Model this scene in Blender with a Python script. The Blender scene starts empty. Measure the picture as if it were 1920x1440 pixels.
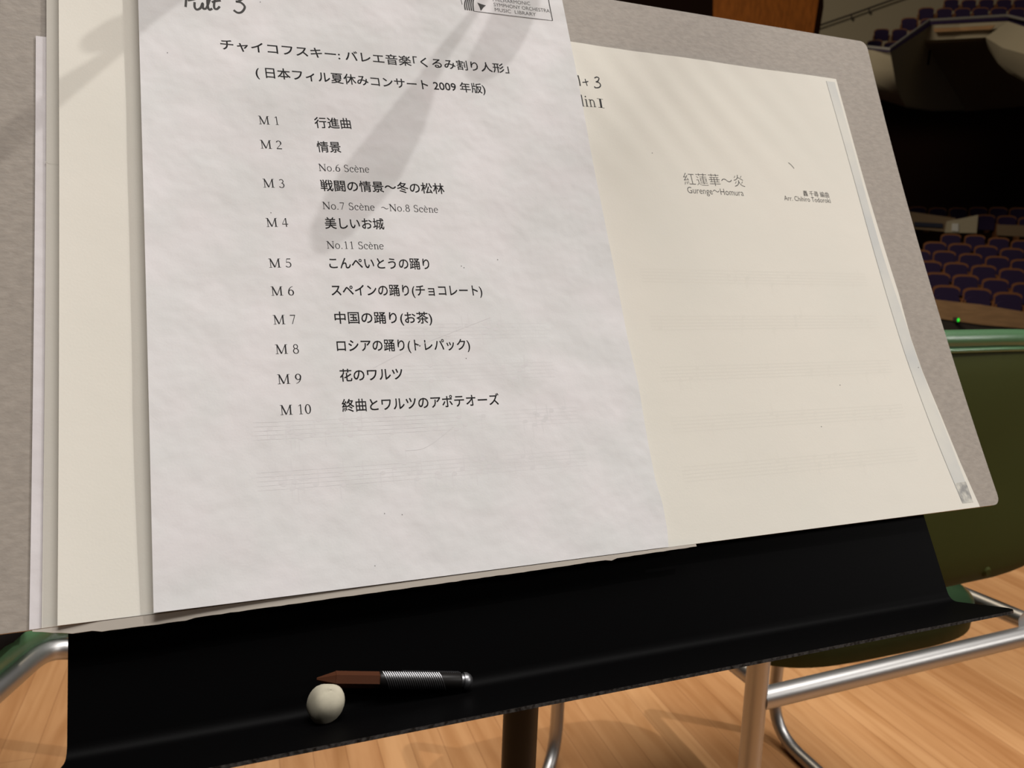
import bpy, math, random
from mathutils import Vector, Matrix
random.seed(7)
SC = bpy.context.scene
COL = SC.collection
R = math.radians
SC.view_settings.view_transform = 'Standard'
SC.view_settings.look = 'None'
SC.view_settings.gamma = 1.0
SC.view_settings.use_curve_mapping = False
SC.view_settings.exposure = 0.06

# ------------------------------------------------------------------ camera
F = 1530.0                                    # focal length in pixels of the 1920x1440 frame
EYE = Vector((0, 0, 0.93))
g = Vector((-0.03864662789833692, 0.9827094323038333, 0.1810762541394233))   # gravity seen from the camera
Zc = -g
Yc = (Vector((0, 0, 1)) - Zc * Zc.z).normalized()
Xc = Yc.cross(Zc)
def c2w(v): return Vector((Xc.dot(v), Yc.dot(v), Zc.dot(v)))
cx_, cy_, cz_ = c2w(Vector((1, 0, 0))), c2w(Vector((0, 1, 0))), c2w(Vector((0, 0, 1)))
cam = bpy.data.cameras.new('camera')
cam.sensor_width = 36.0
cam.lens = F / 1920 * 36.0
cam.clip_start = 0.02
cam.dof.use_dof = True
cam.dof.focus_distance = 0.42
cam.dof.aperture_fstop = 20.0
camo = bpy.data.objects.new('camera', cam)
camo.matrix_world = Matrix(((cx_.x, -cy_.x, -cz_.x, EYE.x), (cx_.y, -cy_.y, -cz_.y, EYE.y), (cx_.z, -cy_.z, -cz_.z, EYE.z), (0, 0, 0, 1)))
COL.objects.link(camo)
SC.camera = camo

# the music desk's frame: U to the right along it, V up it, N out of it towards the player
O = Vector((-0.14831054, 0.3217597, 0.76487222))
U = Vector((0.921560571, 0.388234611, 0.0))
V = Vector((-0.19538289, 0.46378443, 0.86413514))
N = U.cross(V)
DESK = Matrix(((U.x, V.x, N.x, O.x), (U.y, V.y, N.y, O.y), (U.z, V.z, N.z, O.z), (0, 0, 0, 1)))
DINV = DESK.inverted()
def ray(x, y): return c2w(Vector(((x - 960) / F, (y - 720) / F, 1.0)))
def at(x, y, d): return EYE + ray(x, y) * d                      # d metres along the camera's axis
def at_z(x, y, z):
    d = ray(x, y); return EYE + d * ((z - EYE.z) / d.z)
CL = DINV @ EYE
D3 = DINV.to_3x3()
def on(x, y, zf):                                                # where a sight line meets a sheet on the desk
    d = D3 @ ray(x, y); z = 0.0; P = CL
    for _ in range(25):
        P = CL + d * ((z - CL.z) / d.z); z = zf(P.x, P.y)
    return P.x, P.y

# ------------------------------------------------------------------ light
W = bpy.data.worlds.new('world'); SC.world = W; W.use_nodes = True
W.node_tree.nodes['Background'].inputs[0].default_value = (1.0, 0.86, 0.72, 1)
W.node_tree.nodes['Background'].inputs[1].default_value = 0.012
def area(name, loc, target, size, power, color, sy=None):
    l = bpy.data.lights.new(name, 'AREA'); l.energy = power; l.color = color; l.size = size
    if sy: l.shape = 'RECTANGLE'; l.size_y = sy
    o = bpy.data.objects.new(name, l); o.location = loc
    o.rotation_euler = (Vector(target) - Vector(loc)).to_track_quat('-Z', 'Y').to_euler(); COL.objects.link(o); return o
WARM = (1.0, 0.965, 0.93)
area('stage_light_bank', (0.5, 0.3, 5.6), (0.2, 0.7, 0.0), 2.6, 265, WARM)
area('hall_house_light', (-2.5, 8.0, 9.0), (8.0, 15.5, 2.0), 4.0, 820, (1.0, 0.86, 0.66))  # added fill to brighten the hall, whose own lights are off
area('stage_side_light', (4.9, -0.3, 2.9), (0.55, 1.0, 0.8), 0.7, 42, WARM)
KEYDIR = (U * 0.60 + V * 0.60 + N * 0.53).normalized()
kl = bpy.data.lights.new('stage_spot', 'SPOT'); kl.energy = 230; kl.color = WARM; kl.shadow_soft_size = 0.024; kl.spot_size = R(50); kl.spot_blend = 0.4
ko = bpy.data.objects.new('stage_spot', kl); ko.location = O + U * 0.2 + V * 0.18 + KEYDIR * 4.2
KEYPOS = ko.location.copy()
ko.rotation_euler = (-KEYDIR).to_track_quat('-Z', 'Y').to_euler(); COL.objects.link(ko)

# ------------------------------------------------------------------ materials
def sr(r, g_, b):
    f = lambda c: ((c / 255 + 0.055) / 1.055) ** 2.4 if c > 10 else c / 255 / 12.92
    return (f(r), f(g_), f(b), 1)
def mat(name, col, rough=0.6, metal=0.0, spec=0.5, bump=0.0, bscale=200.0, vary=0.0, vscale=20.0, col2=None, stretch=None, detail=4.0):
    m = bpy.data.materials.new(name); m.use_nodes = True
    nt = m.node_tree; b = nt.nodes['Principled BSDF']
    b.inputs['Roughness'].default_value = rough; b.inputs['Metallic'].default_value = metal
    b.inputs['Specular IOR Level'].default_value = spec; b.inputs['Base Color'].default_value = col
    if vary or bump:
        tc = nt.nodes.new('ShaderNodeTexCoord'); mp = nt.nodes.new('ShaderNodeMapping')
        nt.links.new(tc.outputs['Object'], mp.inputs[0])
        if stretch: mp.inputs['Scale'].default_value = stretch
    if vary:
        n = nt.nodes.new('ShaderNodeTexNoise'); n.inputs['Scale'].default_value = vscale; n.inputs['Detail'].default_value = detail
        nt.links.new(mp.outputs[0], n.inputs['Vector'])
        r = nt.nodes.new('ShaderNodeValToRGB'); nt.links.new(n.outputs[0], r.inputs[0])
        c2 = col2 or tuple(c * (1 - vary) for c in col[:3]) + (1,)
        r.color_ramp.elements[0].position = 0.35; r.color_ramp.elements[0].color = c2
        r.color_ramp.elements[1].position = 0.65; r.color_ramp.elements[1].color = col
        nt.links.new(r.outputs[0], b.inputs['Base Color'])
    if bump:
        n2 = nt.nodes.new('ShaderNodeTexNoise'); n2.inputs['Scale'].default_value = bscale; n2.inputs['Detail'].default_value = 5
        nt.links.new(mp.outputs[0], n2.inputs['Vector'])
        bp = nt.nodes.new('ShaderNodeBump'); bp.inputs['Strength'].default_value = 1.0; bp.inputs['Distance'].default_value = bump
        nt.links.new(n2.outputs[0], bp.inputs['Height']); nt.links.new(bp.outputs[0], b.inputs['Normal'])
    return m

def paper_material(name, col, tint, fine=0.00003, crease=0.0017, vscale=16):
    """paper: fine tooth, shallow wrinkles, faint uneven tint"""
    m = mat(name, col, 0.75, spec=0.25, vary=0.05, vscale=vscale, col2=tint, detail=2)
    nt = m.node_tree; b = nt.nodes['Principled BSDF']
    tc = [n for n in nt.nodes if n.type == 'TEX_COORD'][0]
    h = None
    for sc, amp, det in ((900, fine, 2), (26, crease, 3)):
        n = nt.nodes.new('ShaderNodeTexNoise'); n.inputs['Scale'].default_value = sc; n.inputs['Detail'].default_value = det
        nt.links.new(tc.outputs['Object'], n.inputs['Vector'])
        bp = nt.nodes.new('ShaderNodeBump'); bp.inputs['Distance'].default_value = amp
        nt.links.new(n.outputs[0], bp.inputs['Height'])
        if h: nt.links.new(h, bp.inputs['Normal'])
        h = bp.outputs[0]
    nt.links.new(h, b.inputs['Normal'])
    return m

M = {}
M['white'] = paper_material('white_paper', (0.745, 0.728, 0.735, 1), (0.695, 0.698, 0.695, 1), vscale=30)
M['lavender'] = paper_material('cool_white_paper', (0.70, 0.67, 0.68, 1), (0.68, 0.65, 0.66, 1))
M['cream'] = paper_material('cream_paper', (0.755, 0.725, 0.65, 1), (0.73, 0.708, 0.635, 1), crease=0.0003, vscale=9)
M['ink'] = mat('black_print', (0.018, 0.017, 0.018, 1), 0.7, spec=0.2)
M['grey_ink'] = mat('grey_print', (0.055, 0.052, 0.05, 1), 0.7, spec=0.2)
M['pale_ink'] = mat('pale_grey_print', (0.13, 0.125, 0.12, 1), 0.7, spec=0.2)
M['ghost'] = mat('print_showing_through', (0.695, 0.685, 0.69, 1), 0.75, spec=0.2)
M['ghost_cream'] = mat('print_showing_through_cream', (0.722, 0.697, 0.625, 1), 0.75, spec=0.2)
M['strip'] = mat('photocopied_margin', (0.68, 0.67, 0.61, 1), 0.75, spec=0.2, vary=0.1, vscale=22, col2=(0.57, 0.58, 0.56, 1))
M['smudge'] = mat('photocopy_smudge', (0.60, 0.59, 0.53, 1), 0.75, spec=0.2, vary=0.5, vscale=260, col2=(0.30, 0.30, 0.29, 1))
M['board'] = mat('grey_board', (0.345, 0.305, 0.262, 1), 0.62, spec=0.4, bump=0.00016, bscale=340, vary=0.13, vscale=240, stretch=(0.8, 1.25, 1))
M['board_edge'] = mat('board_edge', (0.40, 0.36, 0.31, 1), 0.8)
M['black'] = mat('black_powder_coat', (0.0012, 0.0011, 0.0012, 1), 0.5, spec=0.03, bump=0.00003, bscale=1500)
M['worn'] = mat('worn_black_edge', (0.05, 0.05, 0.05, 1), 0.4, spec=0.4, vary=0.96, vscale=600, col2=(0.004, 0.004, 0.004, 1))
M['pole'] = mat('black_pole', (0.008, 0.007, 0.0065, 1), 0.4, spec=0.22)
M['rubber'] = mat('putty_eraser', (0.47, 0.43, 0.33, 1), 0.8, spec=0.2, vary=0.25, vscale=90)
M['pencil'] = mat('red_brown_lacquer', (0.06, 0.018, 0.006, 1), 0.4)
M['silver'] = mat('dull_silver', (0.30, 0.30, 0.31, 1), 0.4, metal=1.0)
M['chrome'] = mat('brushed_chrome', (0.46, 0.45, 0.44, 1), 0.42, metal=1.0)
M['vinyl'] = mat('green_vinyl', (0.075, 0.155, 0.075, 1), 0.2, spec=0.9, bump=0.00035, bscale=650)
M['vinyl_back'] = mat('olive_shell', (0.038, 0.043, 0.010, 1), 0.6, spec=0.08)  # green vinyl in shade: darkening and warm floor bounce put into the colour
M['black_cloth'] = mat('black_cloth', (0.006, 0.0045, 0.004, 1), 0.95, spec=0.05)  # black standing in for shade on the left seat
M['glide'] = mat('dark_rubber', (0.02, 0.02, 0.02, 1), 0.7)
M['beige'] = mat('beige_plaster', (0.42, 0.37, 0.27, 1), 0.8, spec=0.2)
M['wood_wall'] = mat('brown_wood_panel', (0.20, 0.062, 0.010, 1), 0.8, spec=0.1, vary=0.3, vscale=3, stretch=(8, 8, 0.6))
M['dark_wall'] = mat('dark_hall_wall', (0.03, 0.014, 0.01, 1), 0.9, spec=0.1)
M['tan'] = mat('tan_wood_panel', (0.42, 0.245, 0.12, 1), 0.7, vary=0.2, vscale=4, stretch=(1, 1, 6))
M['seat_cloth'] = mat('purple_upholstery', (0.034, 0.022, 0.062, 1), 0.9, spec=0.1)
M['seat_wood'] = mat('orange_wood', (0.22, 0.085, 0.028, 1), 0.6)
M['dull_rail'] = mat('dull_grey_rail', (0.22, 0.21, 0.2, 1), 0.7)
M['rail'] = mat('dark_rail', (0.05, 0.04, 0.035, 1), 0.5)
M['sign'] = mat('white_sign', (0.7, 0.7, 0.68, 1), 0.7)
M['cross'] = mat('brown_cross_wall', (0.20, 0.14, 0.085, 1), 0.7)
M['blue'] = mat('dark_blue_slot', (0.02, 0.025, 0.05, 1), 0.8)
gl = bpy.data.materials.new('green_lamp'); gl.use_nodes = True
gl.node_tree.nodes['Principled BSDF'].inputs['Emission Color'].default_value = (0.02, 1, 0.05, 1)
gl.node_tree.nodes['Principled BSDF'].inputs['Emission Strength'].default_value = 0.9
gl.node_tree.nodes['Principled BSDF'].inputs['Base Color'].default_value = (0.01, 0.1, 0.02, 1)
M['led'] = gl

def floor_material():
    m = bpy.data.materials.new('stage_planks'); m.use_nodes = True
    nt = m.node_tree; b = nt.nodes['Principled BSDF']; L = nt.links.new
    tc = nt.nodes.new('ShaderNodeTexCoord'); mp = nt.nodes.new('ShaderNodeMapping')
    mp.inputs['Rotation'].default_value = (0, 0, R(-109)); L(tc.outputs['Object'], mp.inputs[0])
    br = nt.nodes.new('ShaderNodeTexBrick'); L(mp.outputs[0], br.inputs['Vector'])
    br.inputs['Scale'].default_value = 1.0; br.inputs['Brick Width'].default_value = 0.9; br.inputs['Row Height'].default_value = 0.058
    br.inputs['Mortar Size'].default_value = 0.0006; br.inputs['Mortar Smooth'].default_value = 0.6; br.offset = 0.37; br.squash = 1
    br.inputs['Color1'].default_value = (0.55, 0.295, 0.13, 1); br.inputs['Color2'].default_value = (0.44, 0.215, 0.086, 1)
    br.inputs['Mortar'].default_value = (0.25, 0.10, 0.035, 1)
    mp2 = nt.nodes.new('ShaderNodeMapping'); mp2.inputs['Scale'].default_value = (2.2, 26, 1); L(mp.outputs[0], mp2.inputs[0])
    n1 = nt.nodes.new('ShaderNodeTexNoise'); n1.inputs['Scale'].default_value = 1.6; n1.inputs['Detail'].default_value = 5; n1.inputs['Distortion'].default_value = 0.6; L(mp2.outputs[0], n1.inputs['Vector'])
    r1 = nt.nodes.new('ShaderNodeValToRGB'); L(n1.outputs[0], r1.inputs[0])
    r1.color_ramp.elements[0].position = 0.3; r1.color_ramp.elements[0].color = (0.84, 0.76, 0.66, 1)
    r1.color_ramp.elements[1].position = 0.62; r1.color_ramp.elements[1].color = (1.05, 1.05, 1.05, 1)
    mx = nt.nodes.new('ShaderNodeMix'); mx.data_type = 'RGBA'; mx.blend_type = 'MULTIPLY'; mx.inputs[0].default_value = 1
    L(br.outputs['Color'], mx.inputs[6]); L(r1.outputs[0], mx.inputs[7]); L(mx.outputs[2], b.inputs['Base Color'])
    b.inputs['Roughness'].default_value = 0.42; b.inputs['Specular IOR Level'].default_value = 0.4
    return m
M['floor'] = floor_material()

# ------------------------------------------------------------------ mesh helpers
class MB:
    def __init__(s): s.v = []; s.f = []; s.m = []; s.mats = []
    def mi(s, m):
        if m not in s.mats: s.mats.append(m)
        return s.mats.index(m)
    def add(s, vs, fs, m):
        o = len(s.v); i = s.mi(m); s.v += [tuple(x) for x in vs]
        for f in fs: s.f.append(tuple(k + o for k in f)); s.m.append(i)
    def box(s, a, b, m):
        x0, y0, z0 = a; x1, y1, z1 = b
        s.add([(x0, y0, z0), (x1, y0, z0), (x1, y1, z0), (x0, y1, z0), (x0, y0, z1), (x1, y0, z1), (x1, y1, z1), (x0, y1, z1)],
              [(3, 2, 1, 0), (4, 5, 6, 7), (0, 1, 5, 4), (1, 2, 6, 5), (2, 3, 7, 6), (3, 0, 4, 7)], m)
    def tube(s, path, rad, m, n=16, cap=True):
        P = [Vector(p) for p in path]
        if not hasattr(rad, '__len__'): rad = [rad] * len(P)
        up = None; rings = []
        for i, p in enumerate(P):
            t = (P[min(i + 1, len(P) - 1)] - P[max(i - 1, 0)]).normalized()
            if up is None:
                up = Vector((0, 0, 1)) if abs(t.z) < 0.9 else Vector((1, 0, 0))
            up = (up - t * up.dot(t)).normalized(); w = t.cross(up)
            rings.append([p + (up * math.cos(2 * math.pi * k / n) + w * math.sin(2 * math.pi * k / n)) * rad[i] for k in range(n)])
        vs = [q for r_ in rings for q in r_]; fs = []
        for i in range(len(P) - 1):
            for k in range(n):
                a = i * n + k; b = i * n + (k + 1) % n
                fs.append((a, a + n, b + n, b))
        if cap: fs += [tuple(range(n)), tuple(reversed([(len(P) - 1) * n + k for k in range(n)]))]
        s.add(vs, fs, m)
    def prism(s, poly, thick, m, me=None):
        """poly: list of points of a planar outline; thick: the vector it is extruded by"""
        n = len(poly); a = [Vector(p) for p in poly]; t = Vector(thick); b = [p + t for p in a]
        s.add(a + b, [tuple(range(n)), tuple(reversed(range(n, 2 * n)))], m)
        s.add(a + b, [(i, i + n, (i + 1) % n + n, (i + 1) % n) for i in range(n)], me or m)
    def build(s, name, parent=None, smooth=35, mw=None, bevel=0):
        me = bpy.data.meshes.new(name); me.from_pydata(s.v, [], s.f)
        for m in s.mats: me.materials.append(m)
        me.polygons.foreach_set('material_index', s.m)
        me.update()
        if smooth:
            me.polygons.foreach_set('use_smooth', [True] * len(me.polygons)); me.set_sharp_from_angle(angle=R(smooth))
        o = bpy.data.objects.new(name, me); COL.objects.link(o)
        if parent: o.parent = parent
        if mw: o.matrix_world = mw
        if bevel:
            md = o.modifiers.new('bevel', 'BEVEL'); md.width = bevel; md.segments = 3; md.limit_method = 'ANGLE'
        return o
def tag(o, label=None, cat=None, group=None, kind=None):
    for k, v in (('label', label), ('category', cat), ('group', group), ('kind', kind)):
        if v: o[k] = v
    return o
def empty(name, mw=None):
    o = bpy.data.objects.new(name, None); o.empty_display_size = 0.05; COL.objects.link(o)
    if mw: o.matrix_world = mw
    return o
def smooth_path(pts, n=8, closed=False):
    """Catmull-Rom through the points"""
    P = [Vector(p) for p in pts]; out = []
    for i in range(len(P) - 1):
        p0, p1, p2, p3 = P[max(i - 1, 0)], P[i], P[i + 1], P[min(i + 2, len(P) - 1)]
        for k in range(n):
            t = k / n
            out.append(0.5 * ((2 * p1) + (p2 - p0) * t + (2 * p0 - 5 * p1 + 4 * p2 - p3) * t * t + (3 * p1 - p0 - 3 * p2 + p3) * t ** 3))
    out.append(P[-1]); return out
def fillet(pts, r, n=7):
    P = [Vector(p) for p in pts]; out = [P[0]]
    for i in range(1, len(P) - 1):
        a = (P[i - 1] - P[i]); b = (P[i + 1] - P[i]); q = min(r, a.length * 0.49, b.length * 0.49)
        A = P[i] + a.normalized() * q; B = P[i] + b.normalized() * q
        for k in range(n + 1):
            t = k / n; out.append(A * (1 - t) ** 2 + P[i] * 2 * t * (1 - t) + B * t * t)
    out.append(P[-1]); return out
def interp(tab, x):
    if x <= tab[0][0]: return tab[0][1]
    for (a, p), (b, q) in zip(tab, tab[1:]):
        if x <= b: return p + (q - p) * (x - a) / (b - a)
    return tab[-1][1]

# ------------------------------------------------------------------ setting: stage floor, hall
f = MB(); f.box((-4.5, -3.5, -0.12), (5.2, 5.8, 0.0), M['floor'])
tag(f.build('floor', smooth=0), kind='structure')
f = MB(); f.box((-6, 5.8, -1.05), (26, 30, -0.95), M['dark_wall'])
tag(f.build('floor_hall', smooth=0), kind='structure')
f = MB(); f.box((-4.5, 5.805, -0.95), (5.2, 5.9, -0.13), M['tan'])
tag(f.build('trim_1', smooth=0), kind='structure')
fwd = Vector((cz_.x, cz_.y, 0)).normalized()
VIEW = Vector((0.5, 0.866, 0)).normalized()                      # towards the balcony
def slab(mb, poly, d, thick, m):
    """an upright panel in the hall: its outline and how far off it stands"""
    dd = d if hasattr(d, '__len__') else [d] * len(poly)
    mb.prism([at(x, y, q) for (x, y), q in zip(poly, dd)], VIEW * thick, m)

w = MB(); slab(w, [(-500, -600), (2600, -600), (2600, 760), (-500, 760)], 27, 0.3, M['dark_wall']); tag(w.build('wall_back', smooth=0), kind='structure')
w = MB(); slab(w, [(1337, -160), (1535, -160), (1535, 0), (1516, 120), (1337, 120)], 15, 0.5, M['wood_wall']); tag(w.build('wall_panel', smooth=0), kind='structure')
w = MB(); slab(w, [(1500, -160), (2100, -160), (2100, 130), (1500, 130)], 22.5, 0.3, M['beige']); tag(w.build('wall_side', smooth=0), kind='structure')
h = MB(); P = [at(1530, 50, 22.3), at(1597, 27, 22.3), at(1664, 3, 22.3), at(1760, -30, 22.3)]
h.tube(P, 0.024, M['rail'], 8)
hr = empty('handrail', Matrix.Translation(P[0])); tag(hr, 'dark handrail climbing the beige hall wall beside the balcony steps', 'handrail')
inv = hr.matrix_world.inverted()
o = h.build('rail', hr); o.matrix_parent_inverse = inv
for q in (P[1], at(1630, 15, 22.3)):
    b = MB(); b.tube([q, q - Vector((0, 0, 0.10)), q - Vector((0, 0, 0.10)) + VIEW * 0.22], 0.02, M['rail'], 6)
    o = b.build('bracket', hr); o.matrix_parent_inverse = inv

# theatre seats --------------------------------------------------------------
ORD = ['first', 'second', 'third', 'fourth', 'fifth', 'sixth', 'seventh', 'eighth', 'ninth', 'tenth']
def make_seat():
    r = empty('theatre_seat')
    def rounded(w0, w1, z0, z1, y0, y1, rr, m, mb):
        pts = []
        for k in range(13):
            a = math.pi * k / 12
            pts.append((w1 * math.cos(a) * (1 - rr) + math.copysign(w1 * rr, math.cos(a)) * (1 if abs(math.cos(a)) > 1e-6 else 0), 0, z1 - 0.09 + 0.09 * math.sin(a)))
        pts += [(-w0, 0, z0), (w0, 0, z0)]
        mb.prism([(p[0], y0, p[2]) for p in pts], (0, y1 - y0, 0), m)
    a = MB(); rounded(0.262, 0.275, 0.40, 0.845, 0.05, 0.09, 0.3, M['seat_wood'], a); a.build('back_shell', r, bevel=0.008)
    a = MB(); rounded(0.235, 0.25, 0.44, 0.80, 0.0, 0.06, 0.3, M['seat_cloth'], a); a.build('backrest', r, bevel=0.012)
    a = MB(); rounded(0.225, 0.235, 0.36, 0.66, -0.13, -0.035, 0.3, M['seat_cloth'], a); a.build('seat', r, bevel=0.02)
    for sx in (-1, 1):
        a = MB(); a.box((sx * 0.282 - 0.015, -0.2, 0.0), (sx * 0.282 + 0.015, 0.08, 0.58), M['seat_wood']); a.build('side_panel', r, smooth=0, bevel=0.01)
    return r
SEAT0 = make_seat(); used = [False]
def copy_tree(o, parent=None):
    c = o.copy(); COL.objects.link(c)
    if parent: c.parent = parent
    for ch in list(o.children): copy_tree(ch, c)
    return c
STEPS = []
def seat_row(pts, d0, rowname, grp, face=None, slope=0.0, step=True):
    bases = []
    for i, (x, y) in enumerate(pts):
        s = SEAT0 if not used[0] else copy_tree(SEAT0); used[0] = True
        top = at(x, y, d0 - slope * i)
        b = top - Vector((0, 0, 0.845)); bases.append(b)
        s.location = b
        gap = (at(pts[1][0], pts[1][1], d0 - slope) - at(pts[0][0], pts[0][1], d0))
        s.rotation_euler = (0, 0, math.atan2(gap.y, gap.x))
        k = min(1.0, min((at(*pts[j + 1], d0 - slope * (j + 1)) - at(*pts[j], d0 - slope * j)).to_2d().length for j in range(len(pts) - 1)) / 0.61); s.scale = (k, k, k); s.location = top - Vector((0, 0, 0.845 * k)); bases[-1] = s.location.copy()
        tag(s, 'purple theatre seat, %s from the left in %s' % (ORD[i], rowname), 'seat', grp)
    if step: STEPS.append(bases)
G1 = 'theatre seats in the lower hall block'
seat_row([(1777, 535), (1835, 540), (1893, 548)], 13.5, 'the front row', G1, slope=0.1)
seat_row([(1760, 511), (1813, 515), (1869, 522), (1925, 530)], 14.4, 'the second row up', G1, slope=0.1)
seat_row([(1745, 489), (1795, 492), (1847, 497), (1900, 503)], 15.3, 'the third row up', G1, slope=0.1)
seat_row([(1725, 468), (1773, 470), (1822, 475), (1872, 480), (1920, 486)], 16.2, 'the fourth row up', G1, slope=0.1)
seat_row([(1755, 453), (1802, 456), (1851, 460), (1900, 465)], 17.1, 'the fifth row up', G1, slope=0.1)
seat_row([(1785, 438), (1830, 440), (1875, 445), (1918, 450)], 18.0, 'the row below the beige box', G1, slope=0.1)
seat_row([(1850, 402), (1890, 404), (1930, 407)], 21.5, 'the row behind the beige box', G1, slope=0.1)
seat_row([(1722, 387), (1760, 389), (1798, 389), (1836, 388), (1874, 388), (1912, 389)], 23.5, 'the dim last row under the balcony', G1, slope=0.1)
RT = Vector((VIEW.y, -VIEW.x, 0))
def tiers(name, deep, hw, run):
    t = MB()
    for b in STEPS:
        q0, q1 = b[0], b[-1]; ax = (q1 - q0); ax.z = 0; ax.normalize(); bk = Vector((-ax.y, ax.x, 0))
        p0 = q0 - ax * hw - bk * 0.3; p1 = q1 + ax * hw - bk * 0.3
        sl = (q1.z - q0.z) / max(0.1, (q1 - q0).length)
        z0, z1 = q0.z - sl * hw - 0.004, q1.z + sl * hw - 0.004
        p = [(p0, z0), (p1, z1), (p1 + bk * run, z1), (p0 + bk * run, z0)]
        v = [Vector((q.x, q.y, z)) for q, z in p] + [Vector((q.x, q.y, z - deep if deep else -0.95)) for q, z in p]
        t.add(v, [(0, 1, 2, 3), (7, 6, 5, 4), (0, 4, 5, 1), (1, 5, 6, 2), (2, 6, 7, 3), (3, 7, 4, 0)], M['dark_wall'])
    STEPS.clear()
    tag(t.build(name, smooth=0), kind='structure')
tiers('floor_tiers', 0, 0.8, 0.9)

# low front wall of the block, its lamp, the cross wall and box further up
w = MB(); slab(w, [(1690, 553), (1760, 563), (1840, 572), (1990, 597), (1990, 622), (1840, 609), (1760, 597), (1690, 590)], 12.6, 0.1, M['tan'])
lw = w.build('low_wall', smooth=0); tag(lw, 'tan wooden low wall in front of the first row of seats', 'wall')
w = MB(); slab(w, [(1690, 590), (1760, 597), (1840, 609), (1990, 622), (1990, 800), (1690, 800)], 12.62, 0.1, M['rail'])
o = w.build('plinth', lw, smooth=0); o.matrix_parent_inverse = lw.matrix_world.inverted()
c = at(1797, 600, 12.45)
e = empty('aisle_lamp', Matrix.Translation(c)); tag(e, 'tiny green lamp glowing on the low wall below the seats', 'lamp')
l = MB(); l.tube([Vector((0, 0, -0.025)), Vector((0, 0, 0)), Vector((0, 0, 0.025))], [0.008, 0.017, 0.010], M['led'], 10); l.build('lens', e)
l = MB(); l.box((-0.016, 0.01, -0.03), (0.016, 0.13, 0.03), M['rail']); l.build('housing', e, smooth=0)
w = MB(); slab(w, [(1700, 396), (1792, 409), (1790, 436), (1700, 428)], 19.6, 0.12, M['cross']); slab(w, [(1714, 416), (1768, 419), (1768, 427), (1714, 424)], 19.55, 0.03, M['blue'])
tag(w.build('cross_wall', smooth=0), 'tan cross aisle wall left of the beige box among the seats', 'wall')
w = MB(); slab(w, [(1869, 421), (1960, 424), (1960, 446), (1869, 441)], 19.6, 0.12, M['cross'])
tag(w.build('cross_wall', smooth=0), 'tan cross aisle wall right of the beige box among the seats', 'wall')
bx = MB(); slab(bx, [(1775, 415), (1834, 403), (1831, 437), (1771, 436)], 19.3, 0.35, M['beige'])
bo = bx.build('wall_box', smooth=0); tag(bo, 'beige box with a small white sign between the seat rows', 'box')
s = MB(); slab(s, [(1785, 419), (1797, 419), (1797, 434), (1784, 433)], 19.27, 0.02, M['sign'])
o = s.build('sign', bo, smooth=0); o['label'] = 'small white sign on the beige box'

# balcony ---------------------------------------------------------------------
pb = empty('wall_balcony'); tag(pb, kind='structure')
b = MB()
def sheet(rows, m, mb, thick=0.25):
    n = len(rows[0]); vs = [at(*p) for r_ in rows for p in r_]
    fs = [(i * n + k, (i + 1) * n + k, (i + 1) * n + k + 1, i * n + k + 1) for i in range(len(rows) - 1) for k in range(n - 1)]
    mb.add(vs, fs, m)
    mb.add([v + VIEW * thick for v in vs], [tuple(reversed(q)) for q in fs], m)
# left bulging front
sheet([[(1560, 88, 16.4), (1628, 93, 16.2), (1669, 98, 16.1), (1700, 78, 16.7), (1747, 47, 17.4)],
       [(1560, 120, 16.4), (1632, 125, 16.25), (1675, 130, 16.2), (1704, 110, 16.95), (1734, 72, 17.6)],
       [(1560, 145, 16.45), (1636, 152, 16.35), (1680, 160, 16.5), (1712, 138, 17.9), (1738, 88, 18.6)],
       [(1560, 158, 16.55), (1640, 168, 16.5), (1688, 181, 17.0), (1730, 168, 19.2), (1762, 125, 20.2)],
       [(1560, 165, 16.9), (1645, 182, 16.9), (1697, 198, 17.8), (1750, 206, 20.6), (1810, 205, 22.5)]], M['beige'], b)
b.build('balcony_front', pb)
b = MB()
sheet([[(1747, 47, 17.4), (1800, 44, 17.4), (1890, 40, 17.3)], [(1730, 76, 17.5), (1790, 73, 17.5), (1848, 70, 17.4)]], M['beige'], b)
b.build('balcony_band', pb, smooth=0)
b = MB(); sheet([[(1750, 53, 17.3), (1800, 51, 17.3), (1866, 47, 17.2)], [(1752, 60, 17.3), (1800, 58, 17.3), (1858, 55, 17.2)]], M['tan'], b, 0.05)
b.build('band_slot', pb, smooth=0)
b = MB()
sheet([[(1890, 40, 17.2), (1920, 50, 16.4), (1990, 80, 15.2)], [(1848, 70, 17.3), (1880, 90, 16.6), (1990, 120, 15.2)], [(1852, 85, 17.6), (1872, 115, 17.0), (1990, 150, 15.4)], [(1868, 110, 17.8), (1890, 132, 17.2), (1990, 185, 15.6)]], M['beige'], b)
b.build('balcony_front', pb)
b = MB()
sheet([[(1730, 76, 17.6), (1848, 70, 17.5)], [(1736, 90, 18.7), (1854, 86, 18.4)], [(1760, 128, 20.3), (1872, 116, 20.0)], [(1808, 207, 22.6), (1990, 190, 22.0)]], M['beige'], b)
b.build('soffit', pb)
b = MB(); b.tube([at(1590, 84, 16.4), at(1667, 92, 15.95), at(1742, 38, 17.3), at(1888, 29, 17.2), at(1985, 52, 15.3)], 0.028, M['dull_rail'], 8)
b.build('balcony_rail', pb)
b = MB(); sheet([[(1590, 82, 16.6), (1666, 91, 16.2), (1742, 38, 17.5), (1888, 30, 17.4), (1985, 55, 15.6)], [(1590, 91, 16.6), (1668, 98, 16.2), (1747, 48, 17.5), (1890, 41, 17.4), (1985, 80, 15.6)]], M['seat_cloth'], b, 0.08)
b.build('balcony_screen', pb, smooth=0)
G2 = 'theatre seats on the balcony'
seat_row([(1640, 74), (1672, 77)], 18.5, 'the lowest balcony row', G2, slope=0.2)
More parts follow.
